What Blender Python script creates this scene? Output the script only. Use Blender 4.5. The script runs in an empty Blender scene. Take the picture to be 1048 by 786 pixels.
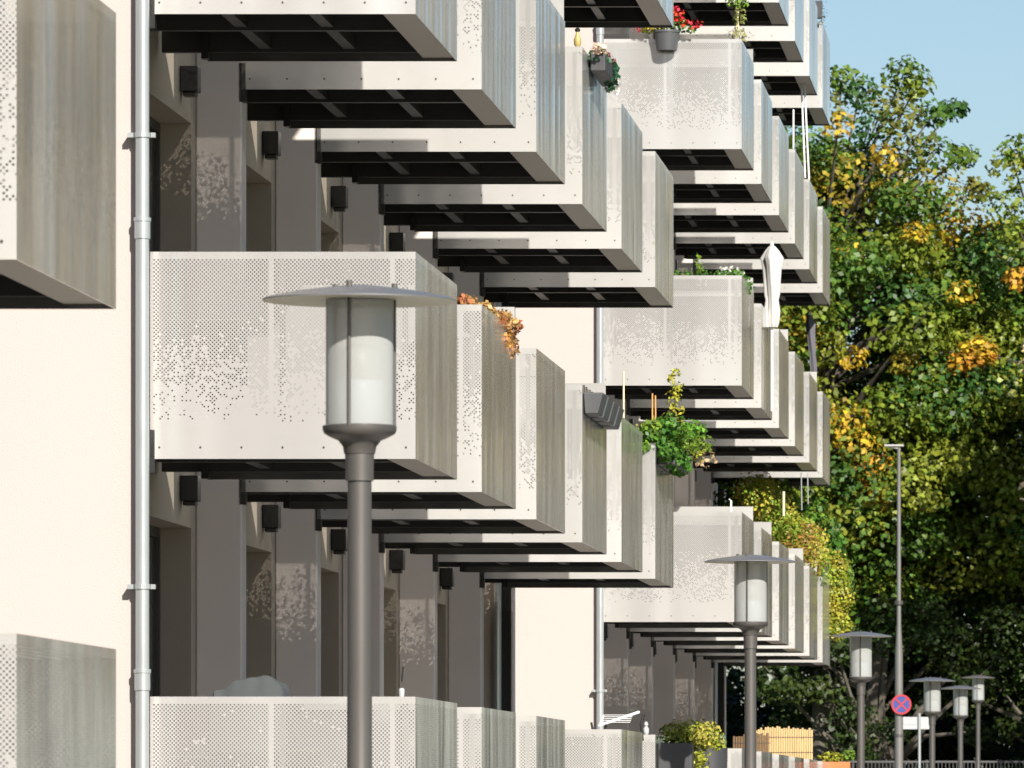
import bpy, bmesh, math, random
import numpy as np
from mathutils import Vector, Matrix
random.seed(7); R = random.Random(11)
S = bpy.context.scene
COL = S.collection
# ---------------------------------------------------------------- camera model (metres; photo 1048x786)
F = 7536.0; UX, VY, EYE = 1138.0, 826.0, 1.6
def P(u, v, Y):                       # a photo pixel at depth Y -> where that thing stands in the world
    return Vector(((u-UX)*Y/F, Y, EYE+(VY-v)*Y/F))

# ---------------------------------------------------------------- materials
def mat(name):
    m = bpy.data.materials.new(name); m.use_nodes = True
    nt = m.node_tree; nt.nodes.clear()
    o = nt.nodes.new('ShaderNodeOutputMaterial')
    return m, nt, o
def N(nt, t, **k):
    n = nt.nodes.new(t)
    for a, b in k.items():
        if a == 'inp':
            for i, v in b.items(): n.inputs[i].default_value = v
        else: setattr(n, a, b)
    return n
def L(nt, a, b): nt.links.new(a, b)
def c4(c): return (c[0], c[1], c[2], 1)
def math_n(nt, op, a, b=None, c=None):
    n = nt.nodes.new('ShaderNodeMath'); n.operation = op
    for i, x in enumerate((a, b, c)):
        if x is None: continue
        if isinstance(x, (int, float)): n.inputs[i].default_value = x
        else: L(nt, x, n.inputs[i])
    return n.outputs[0]
def simple(name, col, rough=.6, metal=0., var=.15, scale=6., bump=.0, bscale=60., stretch=(1,1,1), spec=.5):
    m, nt, o = mat(name)
    p = N(nt, 'ShaderNodeBsdfPrincipled'); L(nt, p.outputs[0], o.inputs[0])
    tc = N(nt, 'ShaderNodeTexCoord'); mp = N(nt, 'ShaderNodeMapping'); mp.inputs['Scale'].default_value = stretch
    L(nt, tc.outputs['Object'], mp.inputs[0])
    nz = N(nt, 'ShaderNodeTexNoise', inp={'Scale': scale, 'Detail': 5.}); L(nt, mp.outputs[0], nz.inputs[0])
    r = N(nt, 'ShaderNodeMix', data_type='RGBA')
    r.inputs[6].default_value = c4([x*(1-var) for x in col]); r.inputs[7].default_value = c4([min(1, x*(1+var)) for x in col])
    L(nt, nz.outputs[0], r.inputs[0]); L(nt, r.outputs[2], p.inputs['Base Color'])
    p.inputs['Metallic'].default_value = metal; p.inputs['Specular IOR Level'].default_value = spec
    rr = N(nt, 'ShaderNodeMapRange', inp={3: max(0, rough-.1), 4: min(1, rough+.1)}); L(nt, nz.outputs[0], rr.inputs[0]); L(nt, rr.outputs[0], p.inputs['Roughness'])
    if bump:
        n2 = N(nt, 'ShaderNodeTexNoise', inp={'Scale': bscale, 'Detail': 3.}); L(nt, mp.outputs[0], n2.inputs[0])
        b = N(nt, 'ShaderNodeBump', inp={'Strength': bump, 'Distance': .01}); L(nt, n2.outputs[0], b.inputs['Height']); L(nt, b.outputs[0], p.inputs['Normal'])
    return m

def perforated(name, dark=1., r_open=.325, r_ring=.325, refl_streak=.0):
    """anodised aluminium sheet; round holes on a diagonal grid, thinning out at random towards the bottom. UV in metres, v = height"""
    m, nt, o = mat(name)
    uv = N(nt, 'ShaderNodeUVMap'); uv.uv_map = 'UVMap'
    sp = N(nt, 'ShaderNodeSeparateXYZ'); L(nt, uv.outputs[0], sp.inputs[0])
    u, v = sp.outputs[0], sp.outputs[1]
    pitch = .0262
    a = math_n(nt, 'DIVIDE', math_n(nt, 'ADD', u, v), pitch); b = math_n(nt, 'DIVIDE', math_n(nt, 'SUBTRACT', u, v), pitch)
    fa, fb = math_n(nt, 'FLOOR', a), math_n(nt, 'FLOOR', b)
    da = math_n(nt, 'SUBTRACT', math_n(nt, 'SUBTRACT', a, fa), .5); db = math_n(nt, 'SUBTRACT', math_n(nt, 'SUBTRACT', b, fb), .5)
    d = math_n(nt, 'SQRT', math_n(nt, 'ADD', math_n(nt, 'MULTIPLY', da, da), math_n(nt, 'MULTIPLY', db, db)))
    oi = N(nt, 'ShaderNodeObjectInfo')
    cx = N(nt, 'ShaderNodeCombineXYZ'); L(nt, fa, cx.inputs[0]); L(nt, fb, cx.inputs[1]); L(nt, math_n(nt, 'MULTIPLY', oi.outputs['Random'], 77.), cx.inputs[2])
    wn = N(nt, 'ShaderNodeTexWhiteNoise', noise_dimensions='3D'); L(nt, cx.outputs[0], wn.inputs[0])
    # threshold: 1 near top, 0 near bottom, blotchy
    c2 = N(nt, 'ShaderNodeCombineXYZ'); L(nt, u, c2.inputs[0]); L(nt, v, c2.inputs[1]); L(nt, math_n(nt, 'MULTIPLY', oi.outputs['Random'], 31.), c2.inputs[2])
    bl = N(nt, 'ShaderNodeTexNoise', inp={'Scale': 4.5, 'Detail': 3., 'Roughness': .6}); L(nt, c2.outputs[0], bl.inputs[0])
    ramp = N(nt, 'ShaderNodeMapRange', inp={1: .22, 2: .95, 3: .08, 4: 1.1}); L(nt, v, ramp.inputs[0])
    th = math_n(nt, 'ADD', ramp.outputs[0], math_n(nt, 'MULTIPLY', math_n(nt, 'SUBTRACT', bl.outputs[0], .5), 1.15))
    on = math_n(nt, 'LESS_THAN', wn.outputs[0], th)
    lim = math_n(nt, 'MULTIPLY', math_n(nt, 'GREATER_THAN', v, .24), math_n(nt, 'LESS_THAN', v, 1.305))
    # sheet joints every 0.79 m carry no holes
    fr = math_n(nt, 'FRACT', math_n(nt, 'DIVIDE', u, .79))
    seam = math_n(nt, 'LESS_THAN', math_n(nt, 'ABSOLUTE', math_n(nt, 'SUBTRACT', fr, .5)), .478)
    hole = math_n(nt, 'MULTIPLY', math_n(nt, 'LESS_THAN', d, r_open), math_n(nt, 'MULTIPLY', on, math_n(nt, 'MULTIPLY', lim, seam)))
    ring = math_n(nt, 'MULTIPLY', math_n(nt, 'LESS_THAN', d, r_ring), math_n(nt, 'MULTIPLY', on, math_n(nt, 'MULTIPLY', lim, seam)))  # darker ring paints the shaded hole wall into the colour
    # body
    p = N(nt, 'ShaderNodeBsdfPrincipled')
    c3 = N(nt, 'ShaderNodeCombineXYZ'); L(nt, math_n(nt, 'MULTIPLY', u, 1.9), c3.inputs[0]); L(nt, math_n(nt, 'MULTIPLY', v, .22), c3.inputs[1]); L(nt, math_n(nt, 'MULTIPLY', oi.outputs['Random'], 13.), c3.inputs[2])
    st = N(nt, 'ShaderNodeTexNoise', inp={'Scale': 1., 'Detail': 1.}); L(nt, c3.outputs[0], st.inputs[0])
    mx = N(nt, 'ShaderNodeMix', data_type='RGBA'); mx.inputs[6].default_value = (.79, .772, .748, 1); mx.inputs[7].default_value = (.83, .812, .788, 1)
    L(nt, bl.outputs[0], mx.inputs[0])
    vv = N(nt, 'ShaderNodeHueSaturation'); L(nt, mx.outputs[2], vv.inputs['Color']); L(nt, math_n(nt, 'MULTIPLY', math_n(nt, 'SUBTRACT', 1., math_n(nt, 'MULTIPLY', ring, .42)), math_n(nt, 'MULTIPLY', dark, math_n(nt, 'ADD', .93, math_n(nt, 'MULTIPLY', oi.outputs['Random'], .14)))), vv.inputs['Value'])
    L(nt, vv.outputs[0], p.inputs['Base Color'])
    rg = N(nt, 'ShaderNodeMapRange', inp={1: .3, 2: .7, 3: .09, 4: .24}); L(nt, st.outputs[0], rg.inputs[0]); L(nt, rg.outputs[0], p.inputs['Roughness'])
    p.inputs['Metallic'].default_value = .62
    bp = N(nt, 'ShaderNodeBump', inp={'Strength': .6, 'Distance': .03}); L(nt, st.outputs[0], bp.inputs['Height']); L(nt, bp.outputs[0], p.inputs['Normal'])
    if refl_streak:   # reflections painted into the colour as vertical streaks on the street-side sheets
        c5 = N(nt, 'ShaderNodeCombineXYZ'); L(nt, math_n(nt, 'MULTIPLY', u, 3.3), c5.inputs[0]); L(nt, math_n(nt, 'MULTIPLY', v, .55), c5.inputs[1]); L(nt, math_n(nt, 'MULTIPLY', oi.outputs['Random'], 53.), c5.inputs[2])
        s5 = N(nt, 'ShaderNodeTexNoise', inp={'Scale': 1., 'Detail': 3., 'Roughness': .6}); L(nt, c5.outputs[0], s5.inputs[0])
        f5 = N(nt, 'ShaderNodeMapRange', inp={1: .34, 2: .68, 3: 1-refl_streak*.55, 4: 1.16}); L(nt, s5.outputs[0], f5.inputs[0])
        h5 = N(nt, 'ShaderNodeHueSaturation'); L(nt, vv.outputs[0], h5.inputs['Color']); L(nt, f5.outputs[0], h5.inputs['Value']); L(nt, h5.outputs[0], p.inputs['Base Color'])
    tr = N(nt, 'ShaderNodeBsdfTransparent'); mi = N(nt, 'ShaderNodeMixShader')
    L(nt, hole, mi.inputs[0]); L(nt, p.outputs[0], mi.inputs[1]); L(nt, tr.outputs[0], mi.inputs[2]); L(nt, mi.outputs[0], o.inputs[0])
    return m

def leafmat(name):
    m, nt, o = mat(name)
    at = N(nt, 'ShaderNodeAttribute'); at.attribute_name = 'tint'
    ge = N(nt, 'ShaderNodeNewGeometry')
    hs = N(nt, 'ShaderNodeHueSaturation')
    L(nt, at.outputs['Color'], hs.inputs['Color'])
    L(nt, math_n(nt, 'ADD', .55, math_n(nt, 'MULTIPLY', ge.outputs['Random Per Island'], .9)), hs.inputs['Value'])
    L(nt, math_n(nt, 'ADD', .485, math_n(nt, 'MULTIPLY', math_n(nt, 'FRACT', math_n(nt, 'MULTIPLY', ge.outputs['Random Per Island'], 17.3)), .03)), hs.inputs['Hue'])
    p = N(nt, 'ShaderNodeBsdfPrincipled', inp={'Roughness': .45, 'Specular IOR Level': .35}); L(nt, hs.outputs[0], p.inputs['Base Color'])
    t = N(nt, 'ShaderNodeBsdfTranslucent'); L(nt, hs.outputs[0], t.inputs[0])
    mi = N(nt, 'ShaderNodeMixShader', inp={0: .3}); L(nt, p.outputs[0], mi.inputs[1]); L(nt, t.outputs[0], mi.inputs[2]); L(nt, mi.outputs[0], o.inputs[0])
    return m
def lampglass(name):
    m, nt, o = mat(name)
    p = N(nt, 'ShaderNodeBsdfPrincipled', inp={'Base Color': (.50, .51, .50, 1), 'Roughness': .18})
    tr = N(nt, 'ShaderNodeBsdfTransparent', inp={0: (.92, .92, .90, 1)})
    lw = N(nt, 'ShaderNodeLayerWeight', inp={0: .35})
    f = math_n(nt, 'ADD', .42, math_n(nt, 'MULTIPLY', lw.outputs['Facing'], .4))
    mi = N(nt, 'ShaderNodeMixShader'); L(nt, f, mi.inputs[0]); L(nt, tr.outputs[0], mi.inputs[1]); L(nt, p.outputs[0], mi.inputs[2]); L(nt, mi.outputs[0], o.inputs[0])
    return m

M = dict(
    cream=simple('cream_plaster', (.475, .408, .384), .9, var=.035, scale=1.2, bump=.25, bscale=90),
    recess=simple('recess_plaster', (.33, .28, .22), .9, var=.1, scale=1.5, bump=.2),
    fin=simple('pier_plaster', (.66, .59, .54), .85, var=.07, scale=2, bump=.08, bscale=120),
    metal=perforated('perforated_aluminium', 1., .225, .345),
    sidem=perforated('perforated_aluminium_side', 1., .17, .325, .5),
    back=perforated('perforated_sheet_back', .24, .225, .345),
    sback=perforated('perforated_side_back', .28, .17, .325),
    solid=simple('aluminium_trim', (.56, .545, .52), .32, .55, var=.05, scale=8),
    flange=simple('inner_flange_metal', (.42, .38, .33), .5, .3, var=.15, scale=10),
    deck=simple('dark_deck_steel', (.035, .033, .032), .6, .2, var=.3, scale=4),
    beam=simple('painted_steel_beam', (.04, .038, .036), .5, .3, var=.2, scale=9),
    glass=simple('window_glass', (.02, .022, .025), .06, 0, var=.2, scale=1, spec=.6),
    frame=simple('dark_window_frame', (.05, .048, .045), .4, .2),
    black=simple('black_housing', (.015, .015, .015), .4),
    zinc=simple('galvanised_pipe', (.47, .49, .50), .32, .5, var=.07, scale=12, stretch=(1, 1, .3)),
    pole=simple('lamp_pole_paint', (.10, .093, .087), .42, .35, var=.1, scale=10, stretch=(1, 1, .2)),
    hood=simple('lamp_hood_paint', (.17, .17, .18), .38, .35, var=.06),
    hoodl=simple('grey_mast_paint', (.17, .165, .155), .45, .2, var=.1, scale=3),
    rail=simple('railing_steel', (.09, .09, .09), .5, .3),
    hoodin=simple('lamp_hood_underside', (.62, .60, .48), .6),
    opal=simple('opal_diffuser', (.62, .74, .88), .3, var=.01),
    lens=simple('grey_opal_lens', (.36, .38, .40), .35, var=.02),
    lglass=lampglass('frosted_lamp_glass'),
    bark=simple('bark', (.11, .095, .075), .9, var=.4, scale=5, bump=.6, bscale=14, stretch=(1, 1, .25)),
    leaf=leafmat('leaves'),
    asphalt=simple('asphalt', (.05, .05, .052), .85, var=.2, scale=3, bump=.3, bscale=120),
    paving=simple('concrete_paving', (.42, .39, .35), .85, var=.12, scale=2, bump=.2),
    kerb=simple('kerb_stone', (.34, .33, .31), .8, var=.15),
    soil=simple('grass_ground', (.07, .10, .035), .95, var=.35, scale=1.3, bump=.6, bscale=30),
    grass=simple('verge_grass', (.05, .09, .025), .95, var=.4, scale=3, bump=.7, bscale=60),
    white=simple('white_paint', (.8, .8, .8), .5, var=.03),
    signwhite=simple('sign_white', (.42, .43, .44), .4, var=.03),
    red=simple('sign_red', (.42, .04, .05), .4, var=.05),
    blue=simple('sign_blue', (.05, .07, .26), .4, var=.05),
    grey=simple('grey_planter_plastic', (.075, .078, .082), .55, var=.1),
    dkpot=simple('dark_planter_plastic', (.045, .045, .05), .5, var=.15),
    terra=simple('orange_planter', (.60, .16, .05), .6, var=.1),
    cloth=simple('white_parasol_cloth', (.52, .51, .49), .9, var=.12, bump=1., bscale=22, stretch=(1, 1, .25)),
    dcloth=simple('grey_parasol_cloth', (.12, .115, .13), .9, var=.2, bump=.4, bscale=18),
    tarp=simple('grey_green_cover', (.06, .068, .07), .9, var=.2, scale=4, bump=.5, bscale=8),
    cane=simple('cane', (.60, .30, .10), .7, var=.1),
    palecane=simple('pale_cane', (.75, .66, .42), .7, var=.1),
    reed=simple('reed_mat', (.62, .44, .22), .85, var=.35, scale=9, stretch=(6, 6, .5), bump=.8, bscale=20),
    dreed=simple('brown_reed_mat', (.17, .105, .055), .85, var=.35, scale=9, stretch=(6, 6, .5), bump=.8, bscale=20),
    creambox=simple('cream_cushion_box', (.60, .54, .40), .8, var=.08),
    greybox=simple('pale_grey_cover', (.55, .54, .53), .8, var=.12),
)

# ---------------------------------------------------------------- mesh helpers
class MB:
    def __init__(s): s.v = []; s.f = []; s.uv = []; s.mi = []
    def face(s, idx, uv=None, mi=0): s.f.append(idx); s.uv.append(uv); s.mi.append(mi)
    def box(s, x0, x1, y0, y1, z0, z1, mi=0):
        b = len(s.v)
        s.v += [(x, y, z) for z in (z0, z1) for (x, y) in ((x0, y0), (x1, y0), (x1, y1), (x0, y1))]
        for q in ((0, 3, 2, 1), (4, 5, 6, 7), (0, 1, 5, 4), (1, 2, 6, 5), (2, 3, 7, 6), (3, 0, 4, 7)):
            s.face([b+i for i in q], None, mi)
        return s
    def sheet(s, axis, t0, t1, a0, a1, z0, z1, mis=(0, 0)):
        """perforated sheet standing upright: axis 'y' faces +-Y (a = x), axis 'x' faces +-X (a = y)"""
        b = len(s.v)
        for t in (t0, t1):
            for (a, z) in ((a0, z0), (a1, z0), (a1, z1), (a0, z1)):
                s.v.append((a, t, z) if axis == 'y' else (t, a, z))
        uv = [(a0, z0), (a1, z0), (a1, z1), (a0, z1)]
        o1, o2 = ([0, 1, 2, 3], [7, 6, 5, 4]) if axis == 'y' else ([3, 2, 1, 0], [4, 5, 6, 7])
        for j, o in enumerate((o1, o2)): s.face([b+i for i in o], [uv[i % 4] for i in o], mis[j])
        for q in ((0, 4, 5, 1), (1, 5, 6, 2), (2, 6, 7, 3), (3, 7, 4, 0)): s.face([b+i for i in q], [(0, 0)]*4)
        return s
    def tube(s, pts, rad, n=8, cap=True, mi=0):
        pts = [Vector(p) for p in pts]
        if not hasattr(rad, '__len__'): rad = [rad]*len(pts)
        b = len(s.v)
        for i, p in enumerate(pts):
            d = (pts[min(i+1, len(pts)-1)]-pts[max(i-1, 0)])
            if d.length < 1e-6: d = Vector((0, 0, 1))
            d.normalize()
            a = d.orthogonal().normalized() if abs(d.z) < .95 else (Vector((1, 0, 0))-d*d.x).normalized()
            c = d.cross(a)
            for k in range(n):
                t = 2*math.pi*k/n
                s.v.append(tuple(p+(a*math.cos(t)+c*math.sin(t))*rad[i]))
        for i in range(len(pts)-1):
            for k in range(n):
                k2 = (k+1) % n
                s.face([b+i*n+k, b+i*n+k2, b+(i+1)*n+k2, b+(i+1)*n+k], None, mi)
        if cap:
            s.face([b+k for k in range(n)][::-1], None, mi); e = b+(len(pts)-1)*n; s.face([e+k for k in range(n)], None, mi)
        return s
    def lathe(s, prof, c=(0, 0, 0), n=32, mi=0, cap=True):
        return s.tube([(c[0], c[1], c[2]+z) for r, z in prof], [max(r, 1e-4) for r, z in prof], n, cap, mi) if all(prof[i][1] < prof[i+1][1] for i in range(len(prof)-1)) else s._lathe(prof, c, n, mi)
    def _lathe(s, prof, c, n, mi):
        b = len(s.v)
        for r, z in prof:
            for k in range(n):
                t = 2*math.pi*k/n; s.v.append((c[0]+max(r, 1e-4)*math.cos(t), c[1]+max(r, 1e-4)*math.sin(t), c[2]+z))
        for i in range(len(prof)-1):
            for k in range(n):
                k2 = (k+1) % n; s.face([b+i*n+k, b+i*n+k2, b+(i+1)*n+k2, b+(i+1)*n+k], None, mi)
        return s
    def build(s, name, m, parent=None, smooth=False, bevel=0, loc=None):
        me = bpy.data.meshes.new(name); me.from_pydata(s.v, [], s.f)
        ms = m if isinstance(m, (list, tuple)) else [m]
        for q in ms: me.materials.append(q)
        me.polygons.foreach_set('material_index', s.mi)
        if any(q is not None for q in s.uv):
            ul = me.uv_layers.new(name='UVMap')
            for p, q in zip(me.polygons, s.uv):
                for j, li in enumerate(p.loop_indices): ul.data[li].uv = q[j] if q else (0, 0)
        if smooth: me.polygons.foreach_set('use_smooth', [True]*len(me.polygons))
        me.update()
        o = bpy.data.objects.new(name, me); COL.objects.link(o)
        if parent: o.parent = parent
        if loc is not None: o.location = loc
        if smooth:
            try: me.set_sharp_from_angle(angle=math.radians(40))
            except Exception: pass
        if bevel:
            bv = o.modifiers.new('bevel', 'BEVEL'); bv.width = bevel; bv.segments = 2; bv.limit_method = 'ANGLE'
        return o
def tag(o, label=None, cat=None, group=None, kind=None):
    if label: o['label'] = label
    if cat: o['category'] = cat
    if group: o['group'] = group
    if kind: o['kind'] = kind
    return o
def empty(name, loc, label=None, cat=None, group=None):
    o = bpy.data.objects.new(name, None); COL.objects.link(o); o.location = loc; o.empty_display_size = .2
    return tag(o, label, cat, group)
def kids(o): return [c for c in bpy.data.objects if c.parent == o]
def copy_tree(o, parent=None):
    c = o.copy(); COL.objects.link(c); c.parent = parent
    for ch in kids(o): copy_tree(ch, c)
    return c

def leaves(name, clumps, parent=None, seed=0, m=None):
    """clumps: (centre, (rx,ry,rz), count, leaf size, colour) -> many separate folded leaves, one mesh"""
    rng = np.random.default_rng(seed); V = []; C = []; NF = 0
    for (c, r, n, sz, col) in clumps:
        if not hasattr(r, '__len__'): r = (r, r, r)
        d = rng.normal(size=(n, 3)); d /= np.linalg.norm(d, axis=1)[:, None]
        rad = rng.uniform(.15, 1, n)**.5
        ctr = np.array(c)+d*rad[:, None]*np.array(r)
        nor = d*.7+rng.normal(size=(n, 3))*.55+np.array([.1, -.25, .45]); nor /= np.linalg.norm(nor, axis=1)[:, None]
        t = np.cross(nor, rng.normal(size=(n, 3))); t /= np.linalg.norm(t, axis=1)[:, None]+1e-9
        b = np.cross(nor, t); s = sz*rng.uniform(.6, 1.25, n)[:, None]
        quad = np.stack([ctr-t*s*.5, ctr+b*s*.36+nor*s*.1, ctr+t*s*.55-nor*s*.08, ctr-b*s*.36+nor*s*.1], 1)
        V.append(quad.reshape(-1, 3))
        cc = np.array(col)*rng.uniform(.85, 1.15, (n, 1)); cc = np.concatenate([cc, np.ones((n, 1))], 1)
        C.append(np.repeat(cc, 4, 0)); NF += n
    V = np.concatenate(V); C = np.concatenate(C)
    me = bpy.data.meshes.new(name)
    me.vertices.add(len(V)); me.vertices.foreach_set('co', V.astype(np.float32).ravel())
    me.loops.add(NF*4); me.loops.foreach_set('vertex_index', np.arange(NF*4, dtype=np.int32))
    me.polygons.add(NF); me.polygons.foreach_set('loop_start', np.arange(0, NF*4, 4, dtype=np.int32))
    try: me.polygons.foreach_set('loop_total', np.full(NF, 4, np.int32))
    except Exception: pass
    at = me.attributes.new('tint', 'FLOAT_COLOR', 'POINT'); at.data.foreach_set('color', C.astype(np.float32).ravel())
    me.materials.append(m or M['leaf']); me.update(calc_edges=True); me.validate()
    o = bpy.data.objects.new(name, me); COL.objects.link(o)
    if parent: o.parent = parent
    return o

# ---------------------------------------------------------------- ground
def gz(y): return 0. if y < 150 else min(1.25, (y-150)/45*1.15) if y < 200 else 1.25
def strip(name, x0, x1, zoff, m, ys=None, bottom=None):
    ys = ys or [-60, 0, 60, 110, 150, 160, 170, 180, 190, 200, 240, 400]
    mb = MB()
    for i in range(len(ys)-1):
        b = len(mb.v); a, c = ys[i], ys[i+1]
        mb.v += [(x0, a, gz(a)+zoff), (x1, a, gz(a)+zoff), (x1, c, gz(c)+zoff), (x0, c, gz(c)+zoff)]; mb.face([b, b+1, b+2, b+3])
    return tag(mb.build(name, m), kind='structure')
strip('ground', -900, 900, 0, M['soil'], [-300, 0, 60, 110, 150, 160, 170, 180, 190, 200, 240, 1600])
strip('bounce_paving', -6.2, -4.0, .012, M['paving'])  # unseen pale strip added to bounce light up into the recesses
strip('pavement', -3.95, -1.4, .126, M['paving'])
mb = MB()
for a, c in ((-60, 60), (60, 150)): mb.box(-1.4, -1.25, a, c, -.05, .13)
b = len(mb.v); mb.v += [(-1.4, 150, 0), (-1.25, 150, 0), (-1.25, 150, .13), (-1.4, 150, .13), (-1.4, 195, 1.15), (-1.25, 195, 1.15), (-1.25, 195, 1.28), (-1.4, 195, 1.28)]
for q in ((0, 1, 5, 4), (1, 2, 6, 5), (2, 3, 7, 6), (3, 0, 4, 7)): mb.face([b+i for i in q])
tag(mb.build('kerb', M['kerb']), kind='structure')
strip('road', -1.25, 5.2, .008, M['asphalt'])
strip('far_pavement', 5.2, 7.4, .126, M['paving'])

# ---------------------------------------------------------------- balcony prototype (local: x outward from facade, y away from camera, z up)
XF = -6.27; W = 1.73; LB = 3.05; HB = 1.35; PITCH = 5.04; ST = 2.9
def zrow(r): return .97+ST*r
def make_balcony():
    d = MB().box(-.27, W-.012, .012, LB-.012, .20, .30)
    root = d.build('balcony', M['deck'])
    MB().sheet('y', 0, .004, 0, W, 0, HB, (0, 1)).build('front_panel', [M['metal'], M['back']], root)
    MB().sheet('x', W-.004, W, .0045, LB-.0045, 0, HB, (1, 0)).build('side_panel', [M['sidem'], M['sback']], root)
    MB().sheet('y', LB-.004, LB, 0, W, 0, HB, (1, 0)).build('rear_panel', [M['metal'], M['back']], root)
    # bolts and top rail
    rl = MB()
    rl.box(.0, W-.05, .006, .045, HB-.045, HB-.004); rl.box(W-.046, W-.006, .006, LB-.006, HB-.045, HB-.004); rl.box(0, W-.05, LB-.045, LB-.006, HB-.045, HB-.004)
    for x in (.08, .86, 1.66): rl.box(x-.02, x+.02, .007, .04, .3, HB-.046)
    rl.build('rail_frame', M['solid'], root)
    b = MB()
    for i in range(7):
        x = .06+i*.268; b.lathe([(.007, 0), (.007, .004)], (0, 0, 0), 8)
        for k in range(len(b.v)-16, len(b.v)):
            vx, vy, vz = b.v[k]; b.v[k] = (x+vx, -.0002-vz, .075+vy)
    for i in range(0):
        y = .1+i*.355; st = len(b.v); b.lathe([(.007, 0), (.007, .004)], (0, 0, 0), 8)
        for k in range(st, len(b.v)):
            vx, vy, vz = b.v[k]; b.v[k] = (W+.0002+vz, y+vx, .075+vy)
    b.build('bolt_row', M['beam'], root)
    fl = MB()
    fl.box(W-.235, W-.022, .03, LB-.03, .022, .034); fl.box(W-.235, W-.223, .03, LB-.03, .036, .199)
    fl.box(.0, W-.237, .02, .05, .03, .17)
    fl.build('edge_flange', M['flange'], root)
    bm = MB()
    for x in (.42, 1.0): bm.box(x-.04, x+.04, .06, LB-.05, .07, .198)
    bm.box(-.3, W-.24, 1.48, 1.56, .05, .196)
    bm.box(-.3, W-.24, LB-.14, LB-.06, .05, .196)
    bm.build('deck_beam', M['beam'], root)
    MB().box(-.02, .03, .0, .1, -.09, .19).build('wall_bracket', M['black'], root); MB().box(-.02, .03, LB-.2, LB-.1, .0, .19).build('wall_bracket', M['black'], root)
    return root
PROTO = make_balcony()
dapple_screen_mesh = MB().sheet('y', LB-.004, LB, 0, W, 0, HB, (1, 0)).box(.01, W-.06, LB-.02, LB-.012, .31, HB-.05).build('rear_panel', [M['metal'], M['back']]).data  # adds an unseen solid sheet that stops light dapples on the piers
bpy.data.objects.remove([o for o in bpy.data.objects if o.data == dapple_screen_mesh][0])
DAPPLE_SCREENS = {('B', 2, 1), ('B', 2, 3), ('B', 1, 0), ('B', 1, 2), ('B', 1, 4), ('C', 1, 2), ('C', 1, 5)}
shade_screen_mesh = MB().sheet('y', LB-.004, LB, 0, W, 0, HB, (1, 0)).box(.01, W-.01, LB+.006, LB+.012, .9, HB+.19).build('rear_panel', [M['metal'], M['back']]).data  # adds a hidden raised sheet to cast shade on the next balcony
bpy.data.objects.remove([o for o in bpy.data.objects if o.data == shade_screen_mesh][0])
SHADE_SCREENS = {('B', 1, 1), ('B', 1, 3), ('B', 2, 0), ('B', 2, 2), ('C', 1, 0), ('C', 1, 1), ('C', 1, 3), ('C', 1, 4), ('C', 2, 0), ('C', 2, 4), ('C', 2, 2), ('C', 3, 0), ('B', 2, 4)}
first = [True]
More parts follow.
